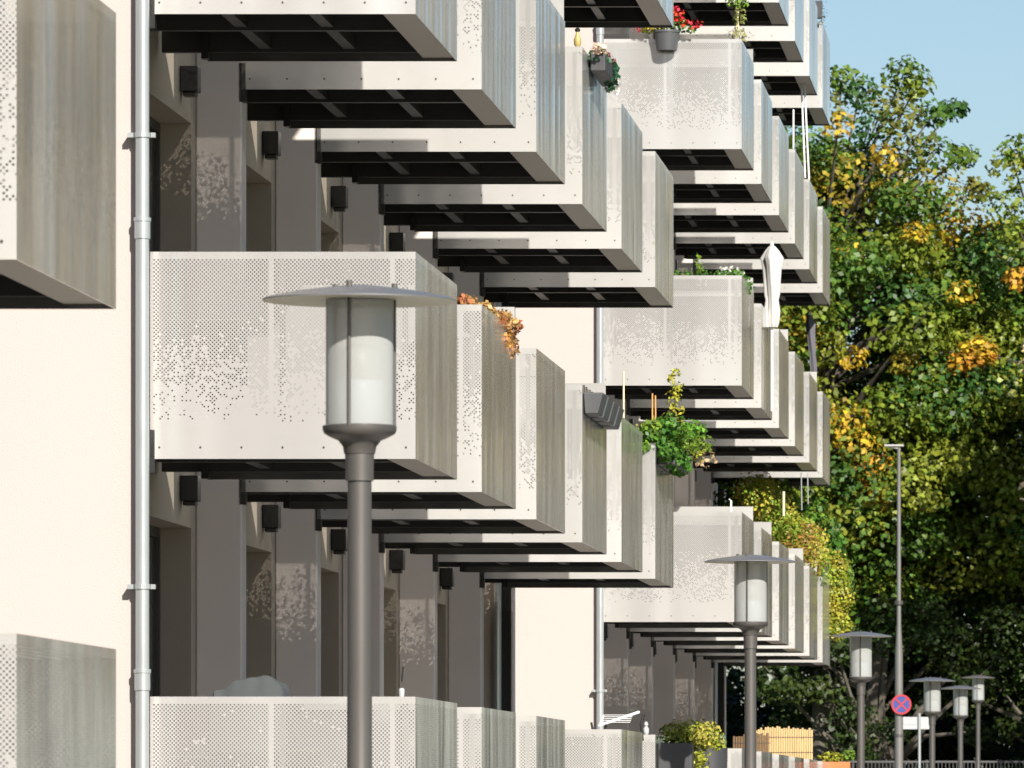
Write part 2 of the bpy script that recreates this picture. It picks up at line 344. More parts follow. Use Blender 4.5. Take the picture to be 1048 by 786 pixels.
def block(key, Y0, ks, rows, skip, label):
    """one apartment block, first balcony front at Y0; gable in front, recessed bays with piers behind the balconies"""
    root = empty('apartment_building', (XF, Y0, 0), label, 'building', 'apartment blocks in a row along the street')
    XB = -14.0; YE = 29.4; H = 18.3; g0 = -.62
    w = MB()
    w.box(XB, 0, g0, g0+.45, 0, H)                       # gable facing the camera
    w.box(XB, -.34, YE-.3, YE, 0, H)                     # far gable
    w.box(XB, XB+.3, g0+.452, YE-.302, 0, H)             # back wall
    w.build('wall', M['cream'], root)
    q = MB(); d0, d1 = 2.2, 4.78
    xa, xb = -.63, -.33
    edges = []; y = g0+.452
    for k in range(6):
        a, b = k*PITCH+d0, k*PITCH+d1
        if b > YE-.31: b = YE-.6
        q.box(xa, xb, y, a, 0, H)
        for r in range(-1, 6):
            z0 = 0 if r < 0 else zrow(r)-.27; z1 = (zrow(0)+.3) if r < 0 else min(H, zrow(r)+.3)
            if z1 > z0: q.box(xa, xb-.001, a+.001, b-.001, z0, z1)
        y = b
    q.box(xa, xb, y, YE-.302, 0, H)
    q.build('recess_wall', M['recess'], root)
    rf = MB().box(XB-.1, .12, g0-.12, YE+.12, H+.002, H+.22); rf.build('roof', M['solid'], root)
    for k in range(1, 7):
        yy = k*PITCH+.0 if k < 6 else YE-.3
        MB().box(xb+.002, 0, yy, yy+.3, 0, H-.002).build('pier', M['fin'], root, bevel=.01)
    # doors, lights
    for k in ks:
        for r in rows:
            a, b = k*PITCH+d0, min(k*PITCH+d1, YE-.6); z0, z1 = zrow(r)+.302, zrow(r)+ST-.272
            f = MB(); t = .07; X0, X1 = xa+.02, xa+.08
            f.box(X0, X1, a+.002, a+t, z0, z1); f.box(X0, X1, b-t, b-.002, z0, z1); f.box(X0, X1, a+t, b-t, z1-t, z1-.001); f.box(X0, X1, a+t, b-t, z0+.001, z0+t)
            m_ = (a+b)/2; f.box(X0, X1, m_-.04, m_+.04, z0+t, z1-t)
            fo = f.build('balcony_door', M['frame'], root)
            gl = MB().box(X0+.02, X0+.035, a+t, b-t, z0+t, z1-t); gl.build('door_glass', M['glass'], fo)
            lt = MB().box(xb+.002, xb+.13, k*PITCH+4.12, k*PITCH+4.30, z1+.17, z1+.35).box(xb+.02, xb+.11, k*PITCH+4.14, k*PITCH+4.28, z1+.14, z1+.169)
            lt.build('wall_light', M['black'], root, bevel=.006)
    for r in rows:
        for k in ks:
            if (r, k) in skip: continue
            if first[0]: o = PROTO; first[0] = False
            else: o = copy_tree(PROTO)
            o.parent = root; o.location = (0, k*PITCH, zrow(r))
            if (key, r, k) in DAPPLE_SCREENS:
                for c in kids(o):
                    if c.name.startswith('rear_panel'): c.data = dapple_screen_mesh
            if (key, r, k) in SHADE_SCREENS:
                for c in kids(o):
                    if c.name.startswith('rear_panel'): c.data = shade_screen_mesh
    # rainwater pipe on the gable corner
    pp = MB(); xp, yp = .043, g0-.09
    pp.tube([(xp, yp, 0), (xp, yp, H-.1)], .044, 20)
    zz = .9
    pipe = pp.build('downpipe', M['zinc'], root, smooth=True)
    for z in (2.35, 3.0, 5.25, 5.9, 8.1, 8.8, 11.0, 11.7):
        if z in (2.35, 5.25, 8.1, 11.0): MB().tube([(xp, yp, z), (xp, yp, z+.11), (xp, yp, z+.112), (xp, yp, z+.135)], [.051, .051, .056, .056], 20).build('pipe_sleeve', M['zinc'], pipe, smooth=True)
        else:
            brk = MB(); brk.tube([(xp, yp, z), (xp, yp, z+.03)], .053, 20); brk.box(xp-.095, xp-.055, yp-.02, yp+.09, z, z+.03); brk.box(xp+.055, xp+.085, yp-.02, yp+.02, z, z+.03); brk.build('pipe_bracket', M['zinc'], pipe)
    # second pipe in the far corner of the recess
    MB().tube([(-.16, YE-.38, 0), (-.16, YE-.38, H-.1)], .045, 16).build('corner_pipe', M['zinc'], root, smooth=True)
    MB().box(-.13, -.02, YE-.345, YE-.303, 0, H-.1).build('corner_shade_strip', M['black'], root)  # black strip standing in for the shade on the end wall
    return root
YA, YB, YC = 48-42.68, 48.0, 90.3
block('A', YA, [4, 5], [0, 1, 2], set(), 'nearest apartment block, cut off by the left frame edge, showing only its perforated metal balconies')
block('B', YB, range(6), [0, 1, 2, 3], {(0, 3)}, 'middle apartment block, cream gable and downpipe at left, its balconies running behind the big lamp')
block('C', YC, range(6), [0, 1, 2, 3, 4], set(), 'farthest apartment block, narrow cream gable at centre, its balconies ending at the trees')

# ---------------------------------------------------------------- street lamps
def make_lamp(zt):
    """local origin at the foot; zt = height of the hood"""
    root = empty('street_lamp', (0, 0, 0))
    MB().lathe([(.085, 0), (.085, .5), (.062, .55), (.058, 2.0), (.056, zt-.86)], n=24).build('pole', M['pole'], root, smooth=True)
    MB().lathe([(.066, zt-.86), (.066, zt-.80), (.068, zt-.74), (.068, zt-.735)], n=24).build('collar', M['pole'], root, smooth=True)
    MB().lathe([(.072, zt-.734), (.078, zt-.70), (.10, zt-.672), (.14, zt-.655), (.165, zt-.64), (.172, zt-.625), (.172, zt-.605), (.16, zt-.60)], n=32).build('lamp_base', M['pole'], root, smooth=True)
    MB()._lathe([(.158, zt-.604), (.158, zt-.022), (.154, zt-.022), (.154, zt-.604)], (0, 0, 0), 48, 0).build('lamp_glass', M['lglass'], root, smooth=True)
    MB().lathe([(.10, zt-.598), (.118, zt-.56), (.118, zt-.42), (.112, zt-.40), (.10, zt-.392)], n=32).build('diffuser', M['opal'], root, smooth=True)
    MB().lathe([(.10, zt-.39), (.108, zt-.37), (.108, zt-.27), (.085, zt-.24), (.04, zt-.225), (.001, zt-.22)], n=32).build('upper_lens', M['lens'], root, smooth=True)
    h = MB(); h._lathe([(.001, zt+.052), (.06, zt+.050), (.14, zt+.040), (.30, zt+.018), (.43, zt-.008), (.452, zt-.018), (.452, zt-.024)], (0, 0, 0), 64, 0)
    h._lathe([(.452, zt-.024), (.44, zt-.026), (.28, zt-.014), (.16, zt-.016), (.001, zt-.016)], (0, 0, 0), 64, 1)
    hd = h.build('hood', [M['hood'], M['hoodin']], root, smooth=True)
    bt = MB()
    for a in (-100, 20, 140):
        x, y = .166*math.cos(math.radians(a)), .166*math.sin(math.radians(a))
        MB().tube([(x, y, zt-.61), (x, y, zt-.015)], .008, 8).build('stay_rod', M['pole'], root)
        bt.tube([(x, y, zt+.02), (x, y, zt+.062)], .014, 8)
    bt.build('hood_bolt', M['pole'], hd)
    return root
lamps = [(368, 303, 198, 'large street lamp with disc hood in front of the left balconies, nearest of all'),
         (768, 573, 95, 'second nearest street lamp, its dark hood in front of the right balcony run'),
         (881, 650, 64, 'street lamp with disc hood standing just right of the balconies before dark trees'),
         (954, 696, 48, 'street lamp just right of the blank white sign, before dark trees'),
         (983, 704, 42, 'small street lamp with the lowest hood, between two others at right'),
         (1001, 693, 35, 'smallest street lamp, farthest right in the row')]
for i, (u, v, wd, lab) in enumerate(lamps):
    Y = .9*F/wd; p = P(u, v, Y); g = gz(Y)+.126
    l = make_lamp(p.z-g); l.location = (p.x, Y, g)
    l.rotation_euler.z = R.uniform(-.2, .2)
    tag(l, lab, 'street lamp', 'disc hooded street lamps along the pavement')

# tall street light, signs
Y = 150; p = P(920, 458, Y); g = .126
t = empty('tall_street_light', (p.x, Y, g), 'tall slim street light pole with flat lantern rising before dark trees', 'street light')
MB().lathe([(.10, 0), (.10, .9), (.092, 1.0), (.085, 3.), (.078, 4.6), (.045, 5.2), (.036, p.z-g)], n=20).build('pole', M['hoodl'], t, smooth=True)
MB().tube([(.0, 0, p.z-g-.02), (-.26, 0, p.z-g+.03)], .025, 10).box(-.30, .10, -.07, .07, p.z-g+.02, p.z-g+.06).build('lantern', M['solid'], t, bevel=.01)
MB().tube([(0, 0, 5.6), (0, 0, 5.68)], .085, 16).tube([(0, 0, 2.9), (0, 0, 2.96)], .095, 16).build('pole_band', M['pole'], t)
# no-stopping sign
ps = P(922.5, 721, Y-.13)
s = empty('no_stopping_sign', ps, 'round blue sign with red rim and red cross on the tall pole', 'road sign')
def disc(mb, r0, r1, y0, y1, n=40):
    b = len(mb.v)
    for k in range(n):
        a = 2*math.pi*k/n; c, si = math.cos(a), math.sin(a)
        mb.v += [(r0*c, y0, r0*si), (r1*c, y0, r1*si), (r1*c, y1, r1*si), (r0*c, y1, r0*si)]
    for k in range(n):
        i, j = b+4*k, b+4*((k+1) % n)
        mb.face([i, i+1, j+1, j]); mb.face([i+1, i+2, j+2, j+1]); mb.face([i+2, i+3, j+3, j+2]); mb.face([i+3, i, j, j+3])
disc_ = MB(); disc(disc_, .001, .2, 0, .006); disc_.build('sign_face', M['blue'], s)
rim = MB(); disc(rim, .165, .205, -.006, -.001); rim.build('sign_rim', M['red'], s)
cr = MB()
for a in (45, 135):
    c, si = math.cos(math.radians(a)), math.sin(math.radians(a)); n_ = (-si, c); h = .018; b = len(cr.v); y = -.004 if a == 45 else -.0065
    for e in (-.164, .164):
        for w_ in (h, -h): cr.v.append((e*c+w_*n_[0]*(1 if e < 0 else -1), y, e*si+w_*n_[1]*(1 if e < 0 else -1)))
    cr.face([b, b+1, b+2, b+3])
cr.build('sign_cross', M['red'], s)
MB().box(-.03, .03, .007, .05, -.12, .12).build('sign_clamp', M['zinc'], s)
# white sign on its thin pole, seen from its plain side
p = P(941, 740, 156); g = gz(156)+.126
s = empty('plain_sign', (p.x, 156, g), 'blank pale rectangular sign on a thin post beside the tall pole', 'sign')
MB().tube([(0, 0, 0), (0, 0, P(0, 730, 156).z-g)], .03, 12).build('post', M['zinc'], s, smooth=True)
MB().box(-.36, .24, .032, .04, p.z-g-.13, p.z-g+.13).box(-.33, -.05, .026, .031, p.z-g-.03, p.z-g+.03).build('sign_board', M['signwhite'], s)

# railing far behind
f = empty('railing', (-9, 199, gz(199)), 'thin metal bar railing far behind the lamps at lower right', 'fence')
rb = MB(); n = 0
for i in range(300):
    rb.box(i*.1, i*.1+.016, 0, .016, .1, 1.55)
rb.build('railing_bars', M['rail'], f)
MB().box(-.05, 30, -.01, .026, 1.551, 1.60).box(-.05, 30, -.01, .026, .06, .099).build('rail', M['rail'], f)
pb = MB()
for i in range(16): pb.box(i*2-.03, i*2+.03, .03, .09, 0, 1.62)
pb.build('railing_post', M['rail'], f)

# ---------------------------------------------------------------- trees
GR = [(.07, .14, .018), (.11, .18, .02), (.17, .22, .022), (.045, .11, .022), (.22, .25, .028), (.16, .21, .022)]
YL = [(.26, .23, .03), (.34, .26, .03), (.50, .34, .03)]; OR = [(.52, .27, .03), (.42, .19, .03)]
def tree(name, label, x, y, top, zc, rx, rz, nclump, leafn, sz, seed, yellow=.12, extra=(), dens_low=True, group=None, ry=None, pal=None):
    rr = random.Random(seed); g = gz(y); root = empty(name, (x, y, g), label, 'tree', group)
    ry = ry or rx*.85
    cl = []; limbs = MB()
    H = top-g; c0 = Vector((0, 0, zc-g))
    tr = [Vector((0, 0, -.2)), Vector((.1, 0, H*.2)), Vector((-.1, .1, H*.45)), Vector((.15, 0, H*.7)), Vector((0, 0, H*.93))]
    limbs.tube(tr, [.42, .34, .27, .16, .04], 10)
    for i in range(nclump):
        a = rr.uniform(0, 2*math.pi); z = rr.uniform(-1, 1); q = math.sqrt(1-z*z); k = rr.uniform(.45, 1.0)**.6
        c = c0+Vector((rx*q*math.cos(a)*k, ry*q*math.sin(a)*k, rz*z*k))
        r = rr.uniform(.75, 1.45)*rx/5.
        pl = pal or GR
        col = rr.choice(pl) if rr.random() > yellow else rr.choice(YL+OR[:1])
        cl.append((c, (r*1.15, r*1.15, r*.7), leafn, sz, col))
        if i % 3 == 0 or k > .93:
            h0 = min(c.z-.8, H*.8); h0 = max(h0-rr.uniform(.5, 3), H*.15)
            s_ = Vector((0, 0, h0)); m_ = (s_+c)/2+Vector((0, 0, rr.uniform(-.2, .7)))
            limbs.tube([s_, m_, c, c+(c-m_)*.35], [.11, .07, .035, .012], 5)
    for (ec, er, en, es, ecol) in extra:
        c = Vector(ec)-Vector((x, y, g)); cl.append((c, er, en, es, ecol))
        h0 = max(min(c.z-1, H*.8), 2.); s_ = Vector((0, 0, h0)); limbs.tube([s_, (s_+c)/2+Vector((0, 0, .4)), c], [.09, .06, .02], 5)
    limbs.build('trunk', M['bark'], root)
    leaves('crown', cl, root, seed)
    return root
Yt = 208
ex = []
def e(u, v, r, n, col, dy=-3.5, s_=.2): ex.append((tuple(P(u, v, Yt+dy)), (r, r, r*.75), n, s_, col))
for (u, v) in ((858, 128), (905, 160), (868, 262), (938, 238), (985, 300), (872, 366)): e(u, v, .5, 70, YL[2])
for (u, v, r) in ((868, 430, .8), (880, 455, .8), (892, 480, .7), (898, 508, .5), (1000, 358, .55)): e(u, v, r, 150, YL[2] if v < 470 else OR[0])
for (u, v, r) in ((862, 82, .75), (880, 95, .8), (925, 75, .8), (938, 88, .7), (905, 105, .9), (955, 118, .7), (975, 112, .55), (845, 110, .8), (920, 120, .9), (935, 150, 1.0), (955, 160, 1.), (985, 160, .6), (890, 130, 1.0), (1000, 195, .6)):
    e(u, v, r*.85, 150, R.choice(GR[:4]+[(.16, .17, .03)]), dy=R.uniform(-2.5, 1))
tree('maple_tree', 'tall broad tree with yellow tinged leaves just right of the balconies', -8.2, Yt, 19.8, 13.4, 5.7, 7.2, 270, 430, .195, 3, .05, ex)
ex = []
for (u, v, r) in ((1038, 170, .8), (1046, 155, .7), (1030, 210, .8), (1045, 250, 1.), (1020, 260, .9)): e(u, v, r, 160, R.choice(GR))
for (u, v) in ((1042, 285), (985, 372), (1005, 362), (925, 372)): e(u, v, .5, 100, OR[0] if u > 960 else YL[1])
tree('maple_tree', 'green tree with an orange patch at the right picture edge', -1.6, Yt+2, 18.5, 12.2, 5.0, 6.6, 220, 430, .195, 5, .02, ex)
tree('maple_tree', 'yellow green tree seen beneath and behind the end of the far block', -14.5, Yt+3, 17, 9.5, 5.2, 6.6, 100, 260, .2, 8, .12)
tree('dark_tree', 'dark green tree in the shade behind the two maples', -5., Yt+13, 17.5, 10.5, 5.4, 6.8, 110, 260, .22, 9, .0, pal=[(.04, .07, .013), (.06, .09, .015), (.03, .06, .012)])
tree('understorey_tree', 'low shaded tree behind the street lamps', -6.6, Yt-1, 8.5, 5.0, 3.0, 3.4, 50, 260, .17, 14, .03, pal=[(.035, .06, .012), (.05, .075, .014), (.03, .055, .012)])  # this palette and the next put deep shade into the leaf colours
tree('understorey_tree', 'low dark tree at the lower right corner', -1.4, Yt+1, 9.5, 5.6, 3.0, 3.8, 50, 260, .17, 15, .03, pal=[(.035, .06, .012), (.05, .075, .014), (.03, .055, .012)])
# shrubs and hedge under the trees: nobody could count them
cl = []
for i in range(330):
    x = R.uniform(-24, 8); y = R.uniform(Yt+5, Yt+30); z = R.uniform(1.4, 5 if i%2 else 10)
    cl.append(((x, y, z), (1.9, 1.2, 1.6), 190, .32, R.choice([(.02, .042, .009), (.025, .04, .01), (.015, .033, .009)])))  # leaf colours darkened to stand in for cast shade
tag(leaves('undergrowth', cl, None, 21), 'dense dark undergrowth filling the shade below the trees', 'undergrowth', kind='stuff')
# unseen trees added beyond the right edge, for the metal's reflections and for shade
wood = empty('unseen_tree', (3.0, 195, 1.1), 'unseen tree added beyond the right picture edge to shade the undergrowth', 'tree')
cl = []; w2 = MB().tube([(0, 0, -.2), (.1, 0, 8), (0, 0, 16)], [.35, .25, .05], 8)
for i in range(110):
    a = R.uniform(0, 6.28); z = R.uniform(-1, 1); q = math.sqrt(1-z*z)
    cl.append(((4.*q*math.cos(a), 4.*q*math.sin(a), 10.5+7.2*z), (1.6, 1.6, 1.2), 150, .3, R.choice([(.62, .50, .24), (.55, .42, .2), (.17, .14, .09), (.20, .16, .10), (.12, .10, .07)])))
leaves('crown', cl, wood, 31); w2.build('trunk', M['bark'], wood)
for i, (x, y, sc) in enumerate(((13, 201, 1.45), (22, 205, 1.4), (32, 214, 1.6), (42, 205, 1.5), (52, 215, 1.4), (19, 150, .8), (62, 190, 1.4), (72, 170, 1.3), (15, 170, 1.15), (14.5, 130, 1.1), (16, 100, 1.05), (15, 72, 1.0))):
    c = copy_tree(wood); c.location = (x, y, gz(y)); c.scale = sc if isinstance(sc, tuple) else (sc,)*3; c.rotation_euler.z = i*1.3
    c['label'] = 'unseen tree added beyond the right picture edge for reflections and shade'; c['group'] = 'trees added out of view'
wood['group'] = 'trees added out of view'; wood['label'] = 'unseen tree added beyond the right picture edge for reflections and shade'

# ---------------------------------------------------------------- things on the balconies
def bal(key, r, k):  # world origin of balcony
    return Vector((XF, {'A': YA, 'B': YB, 'C': YC}[key]+k*PITCH, zrow(r)))
GRN = (.07, .17, .02); LGR = (.16, .26, .03); YG = (.30, .32, .03)
# red geranium pot hooked on the top front rail of the far block
o = bal('C', 3, 0); px = P(683, 40, o.y).x
t = empty('flower_pot', (px, o.y-.12, o.z+HB), 'dark hanging pot of red and yellow flowers hooked on a pale upper balcony', 'flower pot')
MB().lathe([(.10, -.16), (.125, -.155), (.155, .06), (.165, .062), (.165, .09), (.15, .09)], n=28).build('pot', M['grey'], t, smooth=True)
MB().box(-.05, -.035, .1, .14, -.02, .1).box(.035, .05, .1, .14, -.02, .1).build('hook', M['black'], t)
leaves('foliage', [((0, 0, .12), (.2, .12, .07), 120, .05, GRN), ((-.2, 0, .12), (.14, .1, .07), 90, .04, YG), ((.1, .0, .22), (.14, .1, .12), 80, .05, GRN), ((.25, 0, .12), (.12, .1, .07), 50, .05, GRN)], t, 40)
leaves('flower', [((.12, -.04, .28), (.13, .1, .12), 60, .05, (.75, .03, .02)), ((.05, -.06, .36), (.06, .06, .06), 25, .05, (.75, .02, .03)), ((.3, -.04, .16), (.16, .08, .06), 45, .05, (.7, .03, .03)), ((-.3, 0, .12), (.12, .08, .05), 30, .045, (.45, .04, .05)), ((-.15, -.06, .14), (.16, .08, .05), 40, .04, (.6, .42, .04))], t, 41)
# tall feathery plant on the same balcony
t = empty('potted_plant', (o.x+W-.2, o.y+.3, o.z+.3), 'feathery tall green plant behind the rail beside the red flowers', 'plant')
MB().lathe([(.12, 0), (.16, .3)], n=20).build('pot', M['dkpot'], t, smooth=True)
MB().tube([(0, 0, .3), (.1, 0, 1.0), (.18, 0, 1.8)], .01, 6).tube([(0, 0, .3), (.16, 0, 1.1), (.1, 0, 1.7)], .008, 6).build('stem', M['palecane'], t)
leaves('foliage', [((.14, 0, 1.13), (.16, .1, .1), 90, .045, (.35, .34, .15)), ((.16, 0, 1.35), (.09, .1, .12), 90, .045, (.25, .28, .08)), ((.14, 0, 1.55), (.17, .12, .10), 130, .05, LGR), ((.18, 0, 1.72), (.2, .14, .10), 130, .05, GRN), ((.05, 0, 1.80), (.14, .14, .1), 90, .05, LGR), ((.16, 0, 1.9), (.13, .14, .1), 80, .05, LGR)], t, 43)
# flowers on side rail, middle block, third row (B4 row 2)
o = bal('B', 2, 3)
t = empty('flower_box', (o.x+W+.02, o.y+1.2, o.z+HB), 'hanging flower box of white and pink blooms at the upper centre', 'flower box')
MB().box(.0, .13, -.5, .9, -.14, .01).build('box', M['dkpot'], t, bevel=.01)
leaves('foliage', [((.05, -.2, .0), (.09, .4, .08), 160, .06, (.03, .12, .05)), ((.1, .6, -.06), (.08, .4, .14), 150, .06, (.03, .11, .05))], t, 45)
leaves('flower', [((.07, -.5, .05), (.08, .35, .05), 70, .05, (.75, .55, .42)), ((.1, .9, -.12), (.08, .3, .1), 50, .06, (.8, .76, .7)), ((.08, .3, .05), (.08, .4, .05), 30, .04, (.35, .08, .1))], t, 46)
t = empty('rail_figure', (P(591, 44, o.y+.02).x, o.y+.03, o.z+HB), 'small yellow bird figure with dark head on a balcony corner', 'ornament')
MB().lathe([(.02, 0), (.03, .02), (.033, .06), (.018, .10), (.012, .13)], n=14).build('body', simple('yellow_figure', (.42, .33, .12), .5), t, smooth=True)
MB().lathe([(.001, .12), (.022, .133), (.024, .15), (.001, .17)], n=12).build('head', M['black'], t, smooth=True)
# dry orange plants (B2 row 1)
o = bal('B', 1, 1)
t = empty('flower_box', (o.x+W-.1, o.y+.1, o.z+HB), 'box of withered orange plants spilling over a balcony behind the big lamp', 'flower box')
MB().box(-.05, .09, .1, 2.6, -.18, -.05).build('box', M['dkpot'], t, bevel=.01)
leaves('foliage', [((-.05+.06*i/3, .1+.26*i, .03+.02*math.sin(i*2)), (.07, .2, .055), 75, .045, [(.34, .13, .05), (.42, .24, .08), (.46, .29, .12)][i % 3]) for i in range(10)]+[((.10, 2.1, -.08), (.05, .3, .10), 80, .045, (.5, .24, .06)), ((.11, 2.5, -.12), (.05, .2, .14), 60, .045, (.36, .18, .06)), ((-.16, .06, .02), (.12, .06, .04), 50, .05, (.5, .12, .06))], t, 47)
# grey window boxes (B4 row 1 side)
o = bal('B', 1, 3)
for i in range(4):
    t = empty('window_box', (o.x+W+.004, o.y+.12+i*.72, o.z+HB-.10), ['nearest grey planter box hooked outside the balcony beside the green plants', 'second grey planter box hooked outside the balcony beside the green plants', 'third grey planter box of four hooked outside the balcony', 'farthest grey planter box of four hooked outside the balcony'][i], 'planter', 'grey planter boxes hooked on one balcony')
    m_ = MB(); b = len(m_.v)
    m_.v += [(.01, 0, -.14), (.12, 0, -.14), (.12, .54, -.14), (.01, .54, -.14), (.0, -.02, .04), (.17, -.02, .04), (.17, .56, .04), (0, .56, .04)]
    for q in ((0, 3, 2, 1), (0, 1, 5, 4), (1, 2, 6, 5), (2, 3, 7, 6), (3, 0, 4, 7), (4, 5, 6, 7)): m_.face([b+j for j in q])
    m_.build('box', M['grey'], t, bevel=.008)
    MB().box(-.05, .0, .1, .13, .03, .11).box(-.05, 0, .4, .43, .03, .11).build('hook', M['black'], t)
# big green planting (B6 row 1)
o = bal('B', 1, 5)
t = empty('planter_box', (o.x+W-.06, o.y, o.z+HB), 'lush bright green planting with yellow flower spikes overflowing a balcony corner', 'plant')
MB().box(.064, .24, .3, 2.6, -.2, -.03).build('box', M['dkpot'], t, bevel=.01)
cl = [((-.02+.1*math.sin(i*1.7), .1+i*.22, .04+.05*math.sin(i)), (.15, .25, .13), 150, .065, [GRN, (.05, .14, .02), LGR][i % 3]) for i in range(11)]
cl += [((.17+.03*(i%2), .15+i*.28, -.08-.03*(i%3)), (.11, .2, .11), 120, .06, [GRN, (.07, .2, .02)][i%2]) for i in range(9)]
cl += [((.02+.12*(i%3), .1+i*.3, .16+.04*(i%2)), (.12, .2, .09), 60, .06, [LGR, (.10, .24, .025)][i%2]) for i in range(9)]+[((-.08, -.03, -.02), (.07, .05, .08), 70, .05, (.2, .36, .04)), ((.34, 2.4, .05), (.12, .3, .14), 80, .05, YG), ((.4, 2.7, -.02), (.14, .2, .1), 50, .05, (.5, .35, .2))]
cl += [((.02+.05*i, .3+.35*(i%4), .12+.09*math.sin(i*1.9)), (.16, .25, .10), 80, .055, [LGR, GRN, (.12, .28, .03)][i%3]) for i in range(10)]
leaves('foliage', cl, t, 48)
leaves('flower_spike', [((.16+.03*math.sin(i*2.4), 1.6, .2+i*.075), (.13-.010*i, .15, .06), 34, .04, [(.36, .36, .04), (.48, .44, .05)][i%2]) for i in range(9)]+[((-.15, .8, .15), (.1, .2, .1), 30, .04, YG)], t, 49)
MB().tube([(0, .5, -.1), (0, .5, .52)], .008, 6).tube([(.035, .5, -.1), (.03, .5, .50)], .008, 6).build('support_cane', M['cane'], t)
o2 = bal('B', 1, 4)
tag(MB().tube([(o2.x+W-.02, o2.y+.6, o2.z+.3), (o2.x+W-.02, o2.y+.6, o2.z+HB+.45)], .009, 6).build('plant_cane', M['palecane']), 'single pale cane upright between the grey boxes and the green planting', 'cane')
# seedlings on C1 row 2
o = bal('C', 2, 0)
t = empty('planter_box', (o.x+1.2, o.y+.12, o.z+HB), 'row of small herbs with white flowers along a balcony corner left of the parasol', 'plant')
MB().box(-.5, .45, -.05, .12, -.18, -.02).build('box', M['dkpot'], t, bevel=.01)
leaves('foliage', [((-.3+i*.17, 0, .03), (.1, .08, .05), 40, .045, GRN) for i in range(5)]+[((.0, 0, .15), (.05, .05, .16), 40, .05, LGR), ((.45, .6, .04), (.1, .8, .08), 160, .05, GRN), ((.5, 1.6, .0), (.1, .6, .1), 90, .05, GRN)], t, 50)
leaves('flower', [((.35, .4, .1), (.2, .8, .05), 30, .05, (.8, .78, .72))], t, 51)
# small stake on C1 row1
o = bal('C', 1, 0)
tag(MB().tube([(P(748, 510, o.y).x, o.y+.05, o.z+HB-.1), (P(748, 510, o.y).x, o.y+.05, o.z+HB+.14), (P(746, 510, o.y).x, o.y+.05, o.z+HB+.16)], .012, 8).build('rail_hook', M['white']), 'small white hooked stick on the balcony rail above the second lamp', 'hook')
# closed white parasol
o = bal('C', 2, 1)
px = o.x+W-.09
def parasol(loc, h, rt, m, lab, lean=0):
    t = empty('parasol', loc, lab, 'parasol')
    c = MB(); n = 54; rings = [(1.0, .01), (.985, .04), (.93, rt*.62), (.84, rt*1.0), (.74, rt*.82), (.55, rt*.72), (.4, rt*.66), (.33, rt*.55), (.2, rt*.7), (.05, rt*.62), (0, rt*.5)]
    b = len(c.v)
    for (zf, r) in rings:
        for k in range(n):
            a = 2*math.pi*k/n; q = r*(1+.16*math.sin(4*a+zf*3)+.06*math.sin(9*a+zf*5))
            c.v.append((q*math.cos(a)+lean*(1-zf), q*math.sin(a), h*zf))
    for i in range(len(rings)-1):
        for k in range(n): c.face([b+i*n+k, b+(i+1)*n+k, b+(i+1)*n+(k+1) % n, b+i*n+(k+1) % n])
    c.build('canopy', m, t, smooth=True)
    MB().tube([(lean, 0, -1.1), (lean, 0, .02), (0, 0, h+.03)], .016, 8).build('pole', M['white'] if rt > .12 else M['dkpot'], t)
    MB().lathe([(.02, h-.02), (.026, h+.01), (.01, h+.05)], n=10).build('finial', M['white'], t)
    return t
pb_ = P(790, 335, o.y+1.5)
parasol((pb_.x, o.y+1.5, pb_.z), 84*(o.y+1.5)/F, .135, M['cloth'], 'closed white parasol standing tall on a balcony in the far block')
p = P(832, 384, 118.0); tp = P(826, 322, 118.0)
parasol((tp.x+.04, 118.0, p.z), tp.z-p.z, .075, M['dcloth'], 'closed grey parasol leaning at the far end of the balconies', lean=.07)
# hanging poles, upper right
for (u0, v0, u1, v1, lab) in ((819.5, 70, 824, 182, 'left pale rod of two leaning below the top right balconies'), (823, 78, 830, 228, 'right pale rod of two leaning below the top right balconies')):
    a, b = P(u0, v0, 112), P(u1, v1, 112)
    tag(MB().tube([a, b], .014, 8).build('pale_rod', M['white']), lab, 'rod')
a, b = P(812, 112, 109), P(812, 152, 109)
tag(MB().tube([a, b], .013, 8).build('pale_rod', M['white']), 'short pale rod between two upper balconies at right', 'rod')
for (u, vv, lab) in ((820, 522, 'left thin rope hanging below the lowest right balcony underside'), (826.5, 516, 'right thin rope hanging below the lowest right balcony underside')):
    a, b = P(u, 484, 115), P(u+.6, vv, 115)
    tag(MB().tube([a, (a+b)/2, b], .010, 6).build('rope', M['zinc']), lab, 'rope')
# hanging planter top right
o = bal('C', 4, 5)
t = empty('hanging_planter', (P(836, 12, o.y).x, o.y-.1, P(836, 12, o.y).z), 'dark wire hanging planter with twigs at the top right balcony edge', 'planter')
MB().box(-.09, .09, -.08, .07, -.12, .15).build('basket', M['dkpot'], t, bevel=.01)
leaves('foliage', [((.02, 0, .2), (.1, .1, .1), 50, .05, (.08, .1, .05)), ((.12, 0, -.05), (.08, .08, .25), 30, .04, (.12, .12, .08))], t, 52)
MB().lathe([(.001, -.27), (.035, -.25), (.04, -.22), (.001, -.18)], n=12).build('bead', M['black'], t, smooth=True)
